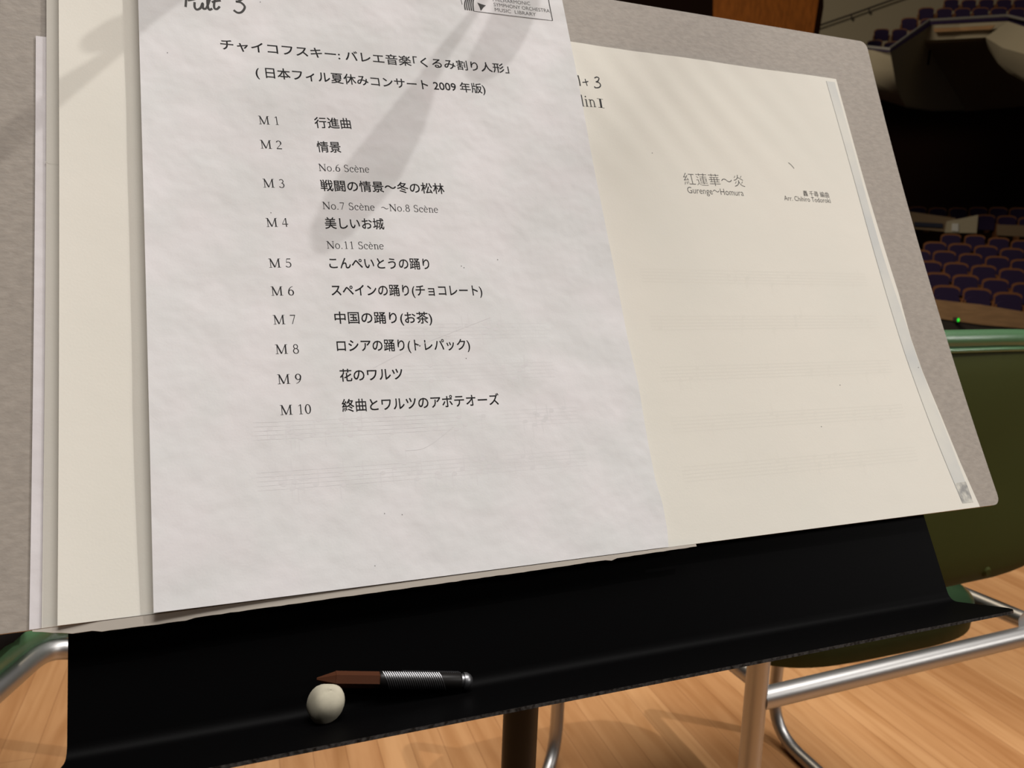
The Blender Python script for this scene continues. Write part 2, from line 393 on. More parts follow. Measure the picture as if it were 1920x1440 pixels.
seat_row([(1654, 53), (1688, 53), (1720, 55)], 19.3, 'the second balcony row', G2, slope=0.1)
seat_row([(1706, 32), (1742, 34), (1776, 33), (1812, 32), (1848, 31), (1884, 32)], 20.0, 'the third balcony row', G2, slope=0.1)
seat_row([(1738, 13), (1772, 14), (1806, 14), (1840, 13), (1874, 13), (1908, 14)], 20.8, 'the fourth balcony row', G2, slope=0.1)
seat_row([(1785, -3), (1818, -2), (1851, -3), (1884, -3), (1916, -3)], 21.5, 'the topmost balcony row', G2, slope=0.1)
tiers('floor_balcony', 0.3, 0.3, 0.8)


# ------------------------------------------------------------------ green tubular chairs
def chair_shell(mb, w, z0, z1, th, cur, m_front, m_back, y0=0.0, lean=0.06, dx=0.0):
    """curved back shell: superellipse outline bowed around the sitter"""
    nx, nz = 28, 18; zc = (z0 + z1) / 2; hz = (z1 - z0) / 2
    ring = []
    for k in range(72):
        a = 2 * math.pi * k / 72; ca, sa = math.cos(a), math.sin(a); e = 2 / 4.2
        ring.append((math.copysign(abs(ca) ** e, ca), math.copysign(abs(sa) ** e, sa)))
    rs = [0, 0.25, 0.5, 0.72, 0.88, 0.96, 1.0]
    def pt(q, rr, side):
        x = w * q[0] * rr; z = zc + hz * q[1] * rr
        y = y0 + cur * (x / w) ** 2 + lean * (zc - z) / hz * -0.35
        y += side * th * 0.5 * math.sqrt(max(0, 1 - rr ** 6))
        return (x + dx, y, z)
    for side, m in ((1, m_front), (-1, m_back)):
        vs = []; fs = []
        for rr in rs[1:]:
            vs += [pt(q, rr, side) for q in ring]
        vs.append(pt((0, 0), 0, side)); c = len(vs) - 1
        for k in range(72):
            k2 = (k + 1) % 72
            fs.append((c, k, k2) if side < 0 else (c, k2, k))
            for r_ in range(len(rs) - 2):
                a, b_ = r_ * 72 + k, r_ * 72 + k2
                q = (a, a + 72, b_ + 72, b_)
                fs.append(q if side < 0 else tuple(reversed(q)))
        mb.add(vs, fs, m)
    return [pt(q, 1.0, 0) for q in ring], pt
def seat_pad(mb, w, y0, y1, z0, z1, m_top, m_bot, e=2 / 3.8):
    yc = (y0 + y1) / 2; hy = (y1 - y0) / 2; n = 72
    ring = []
    for k in range(n):
        a = 2 * math.pi * k / n; ca, sa = math.cos(a), math.sin(a)
        ring.append((math.copysign(abs(ca) ** e, ca) * w, yc + math.copysign(abs(sa) ** e, sa) * hy))
    lay = [(0.0, z1), (0.5, z1), (0.86, z1 - 0.001), (0.95, z1 - 0.005), (0.99, z1 - 0.012), (1.0, z1 - 0.02), (0.99, z0 + 0.008), (0.95, z0 + 0.002), (0.6, z0), (0.0, z0)]
    vs = []; fs = []
    for s_, z in lay:
        vs += [(x * s_, yc + (y - yc) * s_, z - 0.012 * (1 - s_) * (z > (z0 + z1) / 2)) for x, y in ring]
    for L_ in range(len(lay) - 1):
        for k in range(n):
            a, b_ = L_ * n + k, L_ * n + (k + 1) % n
            fs.append((a, a + n, b_ + n, b_))
    mb.add(vs, fs[:5 * n], m_top); mb.add(vs, fs[5 * n:], m_bot)
def make_chair(name, mw, label):
    r = empty(name, mw); tag(r, label, 'chair')
    a = MB(); seat_pad(a, 0.214, 0.02, 0.455, 0.422, 0.478, M['vinyl'], M['vinyl_back']); a.build('seat', r, 60)
    a = MB(); ring, spt = chair_shell(a, 0.31, 0.518, 0.822, 0.03, 0.05, M['vinyl'], M['vinyl_back'], y0=0.03, dx=0.05); bk = a.build('backrest', r, 60)
    a = MB(); a.tube(ring[1:36], 0.0135, M['vinyl'], 12); a.build('piping', bk, 60)
    a = MB(); ring2 = [(0.05 + (x - 0.05) * 0.955, y - 0.012, 0.676 + (z - 0.676) * 0.925) for x, y, z in ring]; a.tube(ring2[1:36], 0.0035, M['vinyl'], 8); a.build('welt', bk, 60)
    for sx in (-1, 1):
        a = MB(); q = Vector(spt((0.25 if sx > 0 else -0.6, -1.0), 0.90, -1)) + Vector((0, 0.001, 0))
        a.tube([q + Vector((0, 0.012, 0)), q + Vector((0, 0, 0)), q + Vector((0, -0.003, 0))], [0.0075, 0.0075, 0.004], M['vinyl_back'], 14); a.build('rivet', bk)
    a = MB(); a.tube([(-0.222, 0, 0.425), (0.29, 0, 0.436)], 0.0125, M['chrome'], 18); a.build('rear_bar', r, 60)
    for sx in (-1, 1):
        zb = 0.428 if sx < 0 else 0.440
        a = MB()
        p = [(-0.224, 0.0, 0.012), (-0.232, 0.0, 0.66)] if sx < 0 else [(0.33, -0.02, 0.012), (0.275, 0.0, 0.66)]
        a.tube(p, 0.0125, M['chrome'], 18); a.build('leg', r, 60)
        a = MB(); a.tube([(p[0][0], p[0][1], 0.0), (p[0][0], p[0][1], 0.03)], 0.016, M['glide'], 14); a.build('glide', r)
        a = MB(); fx = 0.225 if sx < 0 else 0.212
        fy = 0.50 if sx < 0 else 0.455
        ang = R(42) if sx < 0 else R(-2)
        run = 0.34
        p = fillet([(sx * 0.215, 0.01, zb + 0.01), (sx * 0.215, 0.40, 0.43), (sx * fx, fy, 0.42), (sx * fx, fy, 0.0125), (sx * (fx + run * math.sin(ang)), fy - run * math.cos(ang), 0.0125)], 0.085, 8)
        a.tube(p, 0.0115, M['chrome'], 18); a.build('side_frame', r, 60)
    return r
CH = Matrix.Translation((0.4996, 0.927, 0)) @ Matrix.Rotation(R(22.2), 4, 'Z')
make_chair('stacking_chair', CH, 'green chair with curved back and chrome tube frame right of the music stand')

# the other chair, at the stand's left: only a corner of it shows
r = empty('stacking_chair', Matrix.Translation((-0.56, 0.85, 0))); tag(r, 'green chair with chrome rail at the lower left corner behind the folder', 'chair')
inv = r.matrix_world.inverted()
def lw_(p): return inv @ Vector(p)
rail = fillet([at_z(-120, 1395, 0.42), at_z(98, 1205, 0.42), at_z(230, 1240, 0.40), Vector((-0.30, 1.34, 0.40)), Vector((-0.30, 1.38, 0.012))], 0.06, 8)
a = MB(); a.tube([lw_(p) for p in rail], 0.0125, M['chrome'], 18); a.build('side_frame', r, 60)
a = MB(); edge = fillet([at_z(-120, 1336, 0.447), at_z(95, 1162, 0.447), at_z(330, 1190, 0.44)], 0.05, 8)
e2 = [lw_(p) for p in edge]
vs = []; fs = []; n = len(e2)
back = Vector((-0.10, 0.40, 0.0))
prof = [(0.0, -0.018), (-0.006, -0.002), (0.0, 0.008), (0.02, 0.016), (0.06, 0.018), (0.40, 0.010), (0.40, -0.02), (0.02, -0.022)]
for i, p in enumerate(e2):
    dirn = Vector((-0.75, 0.66, 0)).normalized()
    for d_, z_ in prof: vs.append(p + dirn * d_ + Vector((0, 0, z_)))
k_ = len(prof)
for i in range(n - 1):
    for j in range(k_):
        a0 = i * k_ + j; b0 = i * k_ + (j + 1) % k_
        fs.append((a0, b0, b0 + k_, a0 + k_))
fs += [tuple(range(k_)), tuple(reversed(range((n - 1) * k_, n * k_)))]
a.add(vs, fs, M['vinyl']); a.build('seat', r, 50)
for q in ((-0.02, 0.42), (-0.42, 0.28), (-0.36, -0.1)):
    a = MB(); a.tube([(q[0], q[1], 0.0), (q[0], q[1], 0.43)], 0.0125, M['chrome'], 16); a.build('leg', r, 60)

c = MB(); n_ = 14  # black pad over the seat, painting in the shade on its top
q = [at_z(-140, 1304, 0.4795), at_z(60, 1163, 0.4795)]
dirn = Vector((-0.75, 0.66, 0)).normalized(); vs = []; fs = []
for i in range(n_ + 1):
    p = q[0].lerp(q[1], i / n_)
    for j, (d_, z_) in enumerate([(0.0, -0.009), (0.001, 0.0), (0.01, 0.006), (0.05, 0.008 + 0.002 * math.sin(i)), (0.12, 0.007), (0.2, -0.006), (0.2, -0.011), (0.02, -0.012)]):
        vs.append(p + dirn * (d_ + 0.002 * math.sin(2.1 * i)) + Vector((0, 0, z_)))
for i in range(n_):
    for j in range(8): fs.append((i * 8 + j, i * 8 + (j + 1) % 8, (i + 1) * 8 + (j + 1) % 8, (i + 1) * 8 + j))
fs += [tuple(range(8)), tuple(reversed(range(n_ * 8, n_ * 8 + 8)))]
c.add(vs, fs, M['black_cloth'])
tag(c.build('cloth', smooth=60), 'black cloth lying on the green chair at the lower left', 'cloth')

# ------------------------------------------------------------------ music stand
ms = empty('music_stand', Matrix.Translation((O.x + 0.2, O.y + 0.2, 0))); tag(ms, 'black metal music stand holding the grey folder, eraser and pencil on its lip', 'music stand')
inv = ms.matrix_world.inverted()
ROT = Matrix.Rotation(R(-0.3), 4, 'Z')
def dk(p): return inv @ (DESK @ (ROT @ Vector(p)))
UL, UR_, CR = -0.0325, 0.4535, -0.0512
ZD = -0.0055                                                       # front of the desk plate, behind the folder's back
a = MB()
prof = [(0.285, ZD)] + [(CR + 0.006, ZD)]
LDv, LDn = -0.0098, 0.0405
for k in range(1, 7):
    t = k / 6; A = Vector((CR + 0.006, ZD)); B = Vector((CR, ZD)); C_ = Vector((CR + LDv * 0.12, ZD + LDn * 0.12))
    q = A * (1 - t) ** 2 + B * 2 * t * (1 - t) + C_ * t * t; prof.append((q.x, q.y))
dirl = Vector((LDv, LDn)); 
for k in (0.3, 0.6, 0.78, 0.84, 0.89, 0.93, 0.96, 0.985, 1.0): prof.append((CR + LDv * k, ZD + LDn * k))
def inset(i):
    n_ = prof[i][1] - ZD
    fl = -0.0065 * max(0.0, n_ / LDn)
    if n_ <= LDn * 0.78: return fl
    t = (n_ / LDn - 0.78) / 0.22
    return fl + 0.009 * (1 - math.sqrt(max(0, 1 - t * t)))
vs = []; nP = len(prof); TH = 0.0016
cols = 24
for side in (0, 1):
    for i, (v_, n_) in enumerate(prof):
        j0, j1 = max(i - 1, 0), min(i + 1, nP - 1)
        tv = Vector((prof[j1][0] - prof[j0][0], prof[j1][1] - prof[j0][1])).normalized(); nn = Vector((tv.y, -tv.x))
        vv, nv = (v_, n_) if side == 0 else (v_ + nn.x * TH, n_ + nn.y * TH)
        if side == 1 and nn.y > 0: vv, nv = v_ - nn.x * TH, n_ - nn.y * TH
        for k in range(cols + 1):
            l0, r0 = UL + inset(i), UR_ - inset(i)
            vs.append(dk((l0 + (r0 - l0) * k / cols, vv, nv)))
fs = []; W_ = cols + 1
for i in range(nP - 1):
    for k in range(cols):
        q = (i * W_ + k, (i + 1) * W_ + k, (i + 1) * W_ + k + 1, i * W_ + k + 1); fs.append(q)
        o_ = nP * W_; fs.append(tuple(x + o_ for x in reversed(q)))
rim = []
for i in range(nP - 1):
    for k in (0, cols):
        a_, b_ = i * W_ + k, (i + 1) * W_ + k; o_ = nP * W_; rim.append((a_, b_, b_ + o_, a_ + o_))
for k in range(cols):
    for i in (0, nP - 1):
        a_, b_ = i * W_ + k, i * W_ + k + 1; o_ = nP * W_; rim.append((a_, b_, b_ + o_, a_ + o_))
a.add(vs, fs, M['black']); a.add(vs, rim, M['worn'])
a.build('desk', ms, 40)
POLE = Vector((0.014, 0.501, 0))
pt = EYE + ray(974.5, 1380) * 0.57; POLE = Vector((pt.x, pt.y, 0))
a = MB(); a.tube([inv @ (POLE + Vector((0, 0, 0.03))), inv @ (POLE + Vector((0, 0, 0.73)))], 0.0122, M['pole'], 20); a.build('pole', ms, 60)
a = MB(); a.tube([inv @ (POLE + Vector((0, 0, 0.05))), inv @ (POLE + Vector((0, 0, 0.42)))], 0.0155, M['pole'], 20); a.build('outer_tube', ms, 60)
hinge = DESK @ Vector((0.21, 0.03, ZD - 0.003))
a = MB(); a.tube([inv @ (POLE + Vector((0, 0, 0.71))), inv @ (POLE + Vector((0, 0, 0.76))), inv @ hinge], [0.016, 0.016, 0.014], M['pole'], 16); a.build('tilt_joint', ms, 60)
for k in range(3):
    an = R(50 + 120 * k); d_ = Vector((math.cos(an), math.sin(an), 0))
    a = MB(); p = [POLE + Vector((0, 0, 0.16)), POLE + d_ * 0.06 + Vector((0, 0, 0.14)), POLE + d_ * 0.26 + Vector((0, 0, 0.013))]
    a.tube([inv @ q for q in smooth_path(p, 6)], 0.010, M['pole'], 12); a.build('leg', ms, 60)

# ------------------------------------------------------------------ the grey folder and the sheets
def zF(u, v): return 0.020 * (max(v, 0) / 0.3635) ** 2
fo = empty('music_folder', DESK.copy()); tag(fo, 'large grey cardboard music folder lying open against the black stand', 'folder')
def curved_panel(mb, uL, uR, v0, v1, zf, th, m, nu=30, nv=40, r=0.0, me=None, rc=(0, 0, 0, 0)):
    """a bent board or sheet: uL, uR give the side edges at height v, zf the front surface; rc rounds the corners bl br tl tr"""
    vs = []; 
    for i in range(nv + 1):
        s_ = i / nv; s_ = 0.5 - 0.5 * math.cos(math.pi * s_) if any(rc) else s_
        v = v0 + (v1 - v0) * s_
        a_, b_ = uL(v), uR(v)
        for side, (cb, ct) in ((0, (rc[0], rc[2])), (1, (rc[1], rc[3]))):
            ins = 0
            if cb and v - v0 < cb: ins = cb - math.sqrt(max(0, cb * cb - (cb - (v - v0)) ** 2))
            if ct and v1 - v < ct: ins = ct - math.sqrt(max(0, ct * ct - (ct - (v1 - v)) ** 2))
            if side == 0: a_ += ins
            else: b_ -= ins
        for k in range(nu + 1):
            u = a_ + (b_ - a_) * k / nu; vs.append((u, v, zf(u, v)))
    nt = len(vs); W_ = nu + 1
    vs2 = [(x, y, z - th) for x, y, z in vs]
    fs = []; rim = []
    for i in range(nv):
        for k in range(nu):
            q = (i * W_ + k, i * W_ + k + 1, (i + 1) * W_ + k + 1, (i + 1) * W_ + k); fs += [q, tuple(x + nt for x in reversed(q))]
        for k in (0, nu):
            a_, b_ = i * W_ + k, (i + 1) * W_ + k; rim.append((a_, b_, b_ + nt, a_ + nt) if k == 0 else (a_, a_ + nt, b_ + nt, b_))
    for k in range(nu):
        rim.append((k, k + nt, k + 1 + nt, k + 1)); q = nv * W_ + k; rim.append((q, q + 1, q + 1 + nt, q + nt))
    mb.add(vs + vs2, fs, m); mb.add(vs + vs2, rim, me or m)
a = MB(); curved_panel(a, lambda v: -0.0612, lambda v: 0.222, 0.0005, 0.3615, zF, 0.003, M['board'], me=M['board_edge'], nv=60, rc=(0.004, 0, 0.006, 0)); a.build('cover', fo, 40)
a = MB(); curved_panel(a, lambda v: 0.232, lambda v: 0.5178, 0.0005, 0.3615, zF, 0.003, M['board'], me=M['board_edge'], nv=60, rc=(0, 0.006, 0, 0.006)); a.build('cover', fo, 40)
a = MB(); curved_panel(a, lambda v: 0.2215, lambda v: 0.2325, 0.0005, 0.3615, lambda u, v: zF(u, v) - 0.0008, 0.0018, M['board'], nu=4); a.build('spine', fo, 40)
# torn lower flap peeping out under the sheets
a = MB(); top = []; bot = []
for k in range(90):
    u = -0.044 + 0.316 * k / 89
    d_ = interp([(-0.044, 0.0006), (-0.03, 0.0034), (0.0, 0.0036), (0.05, 0.0034), (0.17, 0.0028), (0.272, 0.0014)], u) + random.uniform(-0.00012, 0.00012)
    if abs(u - 0.218) < 0.0025: d_ += 0.0007
    if -0.02 < u < 0.015: d_ += 0.0007
    top.append((u, 0.0, 0.0046)); bot.append((u, -d_, 0.0048))
n = len(top)
vs = top + bot + [(x, y, z - 0.0011) for x, y, z in top + bot]
fs = [(k, n + k, n + k + 1, k + 1) for k in range(n - 1)] + [(2 * n + k + 1, 3 * n + k + 1, 3 * n + k, 2 * n + k) for k in range(n - 1)] + [(n + k, 3 * n + k, 3 * n + k + 1, n + k + 1) for k in range(n - 1)]
a.add(vs, fs, M['board_edge']); o = a.build('lower_flap', fo, 0); o['label'] = 'torn pale grey flap peeping out under the sheets'

# ---- sheets
def wav(u, v): return 0.00045 * (math.sin(31 * u + 17 * v + 0.6) + 0.7 * math.sin(-43 * u + 38 * v) + 0.5 * math.sin(83 * u + 29 * v + 2.0) * math.sin(61 * v))
def zL(u, v): return zF(u, v) + 0.0008
def zC0(u, v): return zF(u, v) + 0.0016
def zC(u, v):
    lift = 0.0040 * math.exp(-max(0, u + 0.035) / 0.03) + 0.00013 * math.sin(290 * (0.8 * u + 0.59 * v) + 0.8 * math.sin(40 * u)) * math.exp(-((v - 0.285) / 0.05) ** 2) * min(1, max(0, (u - 0.2) / 0.05)) * min(1, max(0, (0.46 - u) / 0.08))
    return zF(u, v) + 0.0024 + lift + 0.0012 * math.exp(-((v - 0.30) / 0.05) ** 2) * math.sin(60 * u + 18 * v) * 0.3
def zW(u, v):
    lift = 0.0046 * math.exp(-max(0, u) / 0.045) * min(1, 0.7 + max(v, 0) * 3)
    return zF(u, v) + 0.0039 + lift + 0.45 * wav(u, v) * min(1, v / 0.04) + 0.0009

INKLIFT = 0.00004
def ink_from_uv(mb, verts, faces, zf, m, lift=INKLIFT):
    mb.add([(u, v, zf(u, v) + lift) for u, v in verts], faces, m)
def glyph_mesh(txt, offset=0.0, res=3):
    c = bpy.data.curves.new('lettering', 'FONT'); c.body = txt; c.resolution_u = res; c.offset = offset; c.fill_mode = 'FRONT'
    o = bpy.data.objects.new('lettering', c); COL.objects.link(o)
    bpy.context.view_layer.update()
    dg = bpy.context.evaluated_depsgraph_get()
    me = bpy.data.meshes.new_from_object(o.evaluated_get(dg))
    vs = [(v.co.x, v.co.y) for v in me.vertices]; fs = [tuple(p.vertices) for p in me.polygons]
    bpy.data.objects.remove(o); bpy.data.curves.remove(c); bpy.data.meshes.remove(me)
    return vs, fs
def put_text(mb, txt, p0, p1, em, zf, m, offset=0.0, own=None, bold=0.0):
    """writes txt on the sheet from p0 to p1 (u, v of the baseline's ends); em is the letter size in metres"""
    vs, fs = own(txt) if own else glyph_mesh(txt, min(offset, 0))
    if not own and bold:
        v0, f0 = vs, fs; vs = []; fs = []
        for ox, oy in ((-bold, -bold), (bold, -bold), (bold, bold), (-bold, bold)):
            o_ = len(vs); vs += [(x + ox, y + oy) for x, y in v0]; fs += [tuple(k + o_ for k in q) for q in f0]
    x0 = min(v[0] for v in vs); x1 = max(v[0] for v in vs)
    d = Vector((p1[0] - p0[0], p1[1] - p0[1])); s_ = d.length / (x1 - x0); d.normalize(); q = Vector((-d.y, d.x))
    out = []
    for x, y in vs:
        w_ = d * ((x - x0) * s_) + q * (y * em); out.append((p0[0] + w_.x, p0[1] + w_.y))
    ink_from_uv(mb, out, fs, zf, m)
def ribbon(pts, w):
    """a pen stroke of width w (number or list) along 2-D points"""
    n = len(pts); P = [Vector(p) for p in pts]; vs = []
    ws = w if hasattr(w, '__len__') else [w] * n
    for i in range(n):
        t = (P[min(i + 1, n - 1)] - P[max(i - 1, 0)])
        t = t.normalized() if t.length else Vector((1, 0)); q = Vector((-t.y, t.x)) * ws[i] / 2
        vs += [tuple(P[i] + q), tuple(P[i] - q)]
    return vs, [(2 * i, 2 * i + 1, 2 * i + 3, 2 * i + 2) for i in range(n - 1)]

# a small roman typeface, drawn stroke by stroke (cap height 1)
TK, TN = 0.145, 0.07
def G(ch):
    S_ = []
    def ln(x0, y0, x1, y1, w): S_.append(ribbon([(x0, y0), (x1, y1)], w))
    def arc(cx, cy, rx, ry, a0, a1, tk=TK, tn=TN, n=20):
        pts = []; ws = []
        for k in range(n + 1):
            a = R(a0 + (a1 - a0) * k / n); pts.append((cx + rx * math.cos(a), cy + ry * math.sin(a))); ws.append(tn + (tk - tn) * math.cos(a) ** 2)
        S_.append(ribbon(pts, ws))
    def serif(x, y, w=0.24): ln(x - w / 2, y, x + w / 2, y, 0.045)
    adv = 0.76
    if ch == ' ': adv = 0.40
    elif ch == 'M':
        ln(.20, 0, .20, 1, TN); ln(1.06, 0, 1.06, 1, TK); ln(.20, .98, .62, .03, TK); ln(.62, .03, 1.05, .98, TN)
        serif(.18, .02, .30); serif(1.08, .02, .36); ln(.02, .98, .24, .98, .045); ln(1.04, .98, 1.25, .98, .045); adv = 1.34
    elif ch == 'N':
        ln(.2, 0, .2, 1, TN); ln(.9, 0, .9, 1, TN); ln(.17, 1, .90, .0, TK); serif(.2, .02, .28); serif(.9, .98, .28); ln(.02, .98, .2, .98, .045); adv = 1.10
    elif ch == '0': arc(.36, .5, .25, .47, 0, 360)
    elif ch == '1': ln(.38, 0, .38, 1, .11); ln(.16, .84, .38, .98, .05); serif(.38, .02, .36)
    elif ch == '2': arc(.33, .71, .24, .26, 160, -35); ln(.55, .58, .08, .06, .06); ln(.06, .05, .64, .05, .10)
    elif ch == '3': arc(.30, .76, .21, .21, 150, -90, .10); arc(.29, .29, .27, .27, 90, -150, .12)
    elif ch == '4': ln(.44, .99, .05, .34, .05); ln(.04, .31, .68, .31, .08); ln(.47, 0, .47, 1, .115)
    elif ch == '5': ln(.20, .95, .60, .95, .09); ln(.20, .95, .13, .58, .05); arc(.30, .31, .28, .29, 125, -150, .12)
    elif ch == '6':
        arc(.37, .31, .25, .29, 0, 360); S_.append(ribbon([(.13, .34), (.15, .55), (.25, .76), (.40, .91), (.60, .99)], [.11, .11, .09, .06, .04]))
    elif ch == '7': ln(.08, .94, .64, .94, .09); ln(.61, .95, .27, 0, .075)
    elif ch == '8': arc(.36, .75, .20, .22, 0, 360, .10); arc(.36, .27, .25, .26, 0, 360, .11)
    elif ch == '9':
        arc(.36, .69, .25, .29, 0, 360); S_.append(ribbon([(.60, .66), (.58, .45), (.48, .24), (.33, .09), (.13, .01)], [.11, .11, .09, .06, .04]))
    elif ch == 'S': arc(.38, .745, .22, .23, 35, 270, .11); arc(.38, .26, .26, .25, 90, -150, .12); ln(.62, .72, .62, .98, .04); ln(.13, .02, .13, .30, .04); adv = .80
    elif ch == 'o': arc(.36, .34, .27, .33, 0, 360, .11); adv = .74
    elif ch in 'c': arc(.33, .34, .25, .33, 50, 315, .11); arc(.50, .53, .05, .05, 0, 360, .08); adv = .64
    elif ch in 'eè':
        arc(.34, .34, .25, .33, 5, 318, .11); ln(.13, .38, .58, .38, .05); adv = .68
        if ch == 'è': ln(.22, .97, .40, .77, .07)
    elif ch == 'n': ln(.20, 0, .20, .66, .11); ln(.04, .63, .2, .66, .05); arc(.40, .44, .20, .20, 165, 0, .10); ln(.60, .45, .60, 0, .11); serif(.2, .02, .28); serif(.6, .02, .28); adv = .78
    elif ch == 'l': ln(.20, 0, .20, 1.03, .12); ln(.05, 1.0, .2, 1.03, .05); serif(.2, .02, .30); adv = .42
    elif ch == 'i': ln(.20, 0, .20, .66, .12); ln(.05, .63, .2, .66, .05); serif(.2, .02, .30); arc(.19, .90, .035, .035, 0, 360, .07, .07); adv = .42
    elif ch == 'I': ln(.30, 0, .30, 1, .13); serif(.3, .02, .40); serif(.3, .98, .40); adv = .60
    elif ch == 'V': ln(.12, 1, .50, 0, .12); ln(.50, 0, .86, 1, .05); serif(.12, .98, .3); serif(.86, .98, .28); adv = .98
    elif ch == '.': arc(.17, .05, .035, .035, 0, 360, .07, .07, 10); adv = .40
    elif ch == '~':
        S_.append(ribbon([(.05 + 1.0 * k / 16, .40 + .13 * math.sin(2 * math.pi * k / 16)) for k in range(17)], [.05 + .04 * math.sin(math.pi * k / 16) for k in range(17)])); adv = 1.12
    return S_, adv
def roman(txt):
    vs = []; fs = []; x = 0
    for ch in txt:
        S_, adv = G(ch)
        for v_, f_ in S_:
            o_ = len(vs); vs += [(p[0] + x, p[1]) for p in v_]; fs += [tuple(k + o_ for k in q) for q in f_]
        x += adv
    return vs, fs
def stroke(mb, pts, w, zf, m, n=6):
    """pen line through points given where they lie in the photograph"""
    P = smooth_path([Vector((*on(x, y, zf), 0)) for x, y in pts], n) if n else [Vector((*on(x, y, zf), 0)) for x, y in pts]
    vs, fs = ribbon([(p.x, p.y) for p in P], w); ink_from_uv(mb, vs, fs, zf, m)
def fill(mb, pts, zf, m):
    ink_from_uv(mb, [on(x, y, zf) for x, y in pts], [tuple(range(len(pts)))], zf, m)
def ghost_staves(mb, u0, u1, vs_, zf, m, seed, sp=0.0021, notes=16, lw=0.00022):
    rnd = random.Random(seed)
    for v in vs_:
        for k in range(5):
            q, f_ = ribbon([(u0 + (u1 - u0) * i / 12, v + k * sp) for i in range(13)], lw); ink_from_uv(mb, q, f_, zf, m, 0.000014)
        for _ in range(notes):
            u = rnd.uniform(u0 + 0.005, u1 - 0.005); w_ = v + rnd.choice(range(9)) * sp / 2
            pts = [(u + 0.0014 * math.cos(a), w_ + 0.001 * math.sin(a)) for a in [math.pi * 2 * i / 10 for i in range(10)]]
            ink_from_uv(mb, pts, [tuple(range(10))], zf, m, 0.00002)
            s_ = rnd.choice((1, -1)); q, f_ = ribbon([(u + s_ * 0.0013, w_), (u + s_ * 0.0013, w_ + s_ * 0.0068)], 0.0003); ink_from_uv(mb, q, f_, zf, m, 0.00002)

# cool white sheet, a sliver of it showing at the left
a = MB(); curved_panel(a, lambda v: -0.0457, lambda v: 0.12, 0.0006, 0.284, zL, 0.0003, M['lavender'])
tag(a.build('paper_sheet', mw=DESK.copy()), 'cool white paper sheet peeping out left of the cream booklet', 'sheet of paper')
# lower cream leaf
a = MB(); curved_panel(a, lambda v: -0.0412 + 0.0008 * v, lambda v: 0.215, 0.0005, 0.3225, zC0, 0.0004, M['cream'])
stroke(a, [(84, 303), (95, 307), (112, 308)], 0.0003, zC0, M['ghost_cream'])
tag(a.build('music_booklet', mw=DESK.copy()), 'narrow cream leaf of the booklet along its left edge, under the open page', 'booklet')

# open cream page
RE = sorted([(on(x, y, zC)[1], on(x, y, zC)[0]) for x, y in ((1568, 149.5), (1625, 355), (1642, 412), (1685, 550), (1708, 634), (1730, 697), (1766, 783), (1801, 868), (1837, 949))])
VT = on(1440, 131, zC)[1]
a = MB(); curved_panel(a, lambda v: -0.0350, lambda v: interp(RE, v), 0.0003, VT, zC, 0.0004, M['cream'], nu=180, nv=150)
def C(x, y): return on(x, y, zC)
put_text(a, '紅蓮華〜炎', C(1284, 345), C(1397, 349), 0.0098, zC, M['grey_ink'], -0.013)
put_text(a, 'Gurenge〜Homura', C(1290, 362), C(1395, 367.5), 0.0066, zC, M['grey_ink'], -0.006)
put_text(a, 'Arr. Chihiro Todoroki', C(1471, 375.5), C(1558, 380.5), 0.0052, zC, M['grey_ink'])
put_text(a, '轟 千尋 編曲', C(1507, 367), C(1555, 370), 0.0048, zC, M['grey_ink'])
p1 = C(1118, 201); put_text(a, 'Violin', (p1[0] - 0.0250, p1[1] - 0.0008), p1, 0.0078, zC, M['ink'], own=roman); put_text(a, 'I', C(1122, 201.5), C(1133.5, 203), 0.0066, zC, M['ink'], own=roman)
# pencilled Pult 3 (its left half runs under the white sheet)
stroke(a, [(1050, 158), (1046, 138), (1060, 137), (1062, 146), (1050, 150)], 0.0007, zC, M['ink'])
stroke(a, [(1068, 150), (1069, 159), (1076, 160), (1078, 151)], 0.0007, zC, M['ink'])
stroke(a, [(1083.5, 141), (1086, 150), (1088, 161)], 0.0009, zC, M['ink'])
stroke(a, [(1097, 148), (1099, 155), (1101, 161)], 0.0007, zC, M['ink']); stroke(a, [(1092, 154.5), (1098, 154), (1103, 152.5)], 0.0007, zC, M['ink'])
stroke(a, [(1114.5, 146.5), (1119, 144.5), (1123, 147), (1121, 152), (1117.5, 153.5), (1123, 155), (1126, 160), (1123, 164), (1116, 164.5), (1115, 162)], 0.0008, zC, M['ink'])
# photocopied margin strip at the right
Lx = [(1549, 152), (1577, 250), (1605, 350), (1640, 477), (1677, 602), (1704, 685), (1752, 815), (1805, 944)]
Rx = [(1565, 154), (1592, 250), (1619, 350), (1655, 477), (1697, 602), (1726, 688), (1776, 815), (1825, 942)]
lu = [C(*p) for p in Lx]; ru = [C(*p) for p in Rx]
def dense(t_): return [tuple(q) for q in smooth_path([Vector((*p, 0)) for p in t_], 5)]
dl, dr = dense(lu), dense(ru)
ink_from_uv(a, [q[:2] for q in dl] + [q[:2] for q in dr], [(i, len(dl) + i, len(dl) + i + 1, i + 1) for i in range(len(dl) - 1)], zC, M['strip'], INKLIFT * 0.5)
q, f_ = ribbon([p[:2] for p in dl], 0.00032); ink_from_uv(a, q, f_, zC, M['pale_ink'])
fill(a, [(1791, 906), (1811, 903), (1825, 942), (1805, 944)], zC, M['smudge'])
ghost_staves(a, 0.275, 0.455, [0.035, 0.064, 0.095, 0.127, 0.158], zC, M['ghost_cream'], 3, notes=9, lw=0.0006)
stroke(a, [(1478, 305), (1483, 309), (1489, 316)], 0.0006, zC, M['pale_ink'])
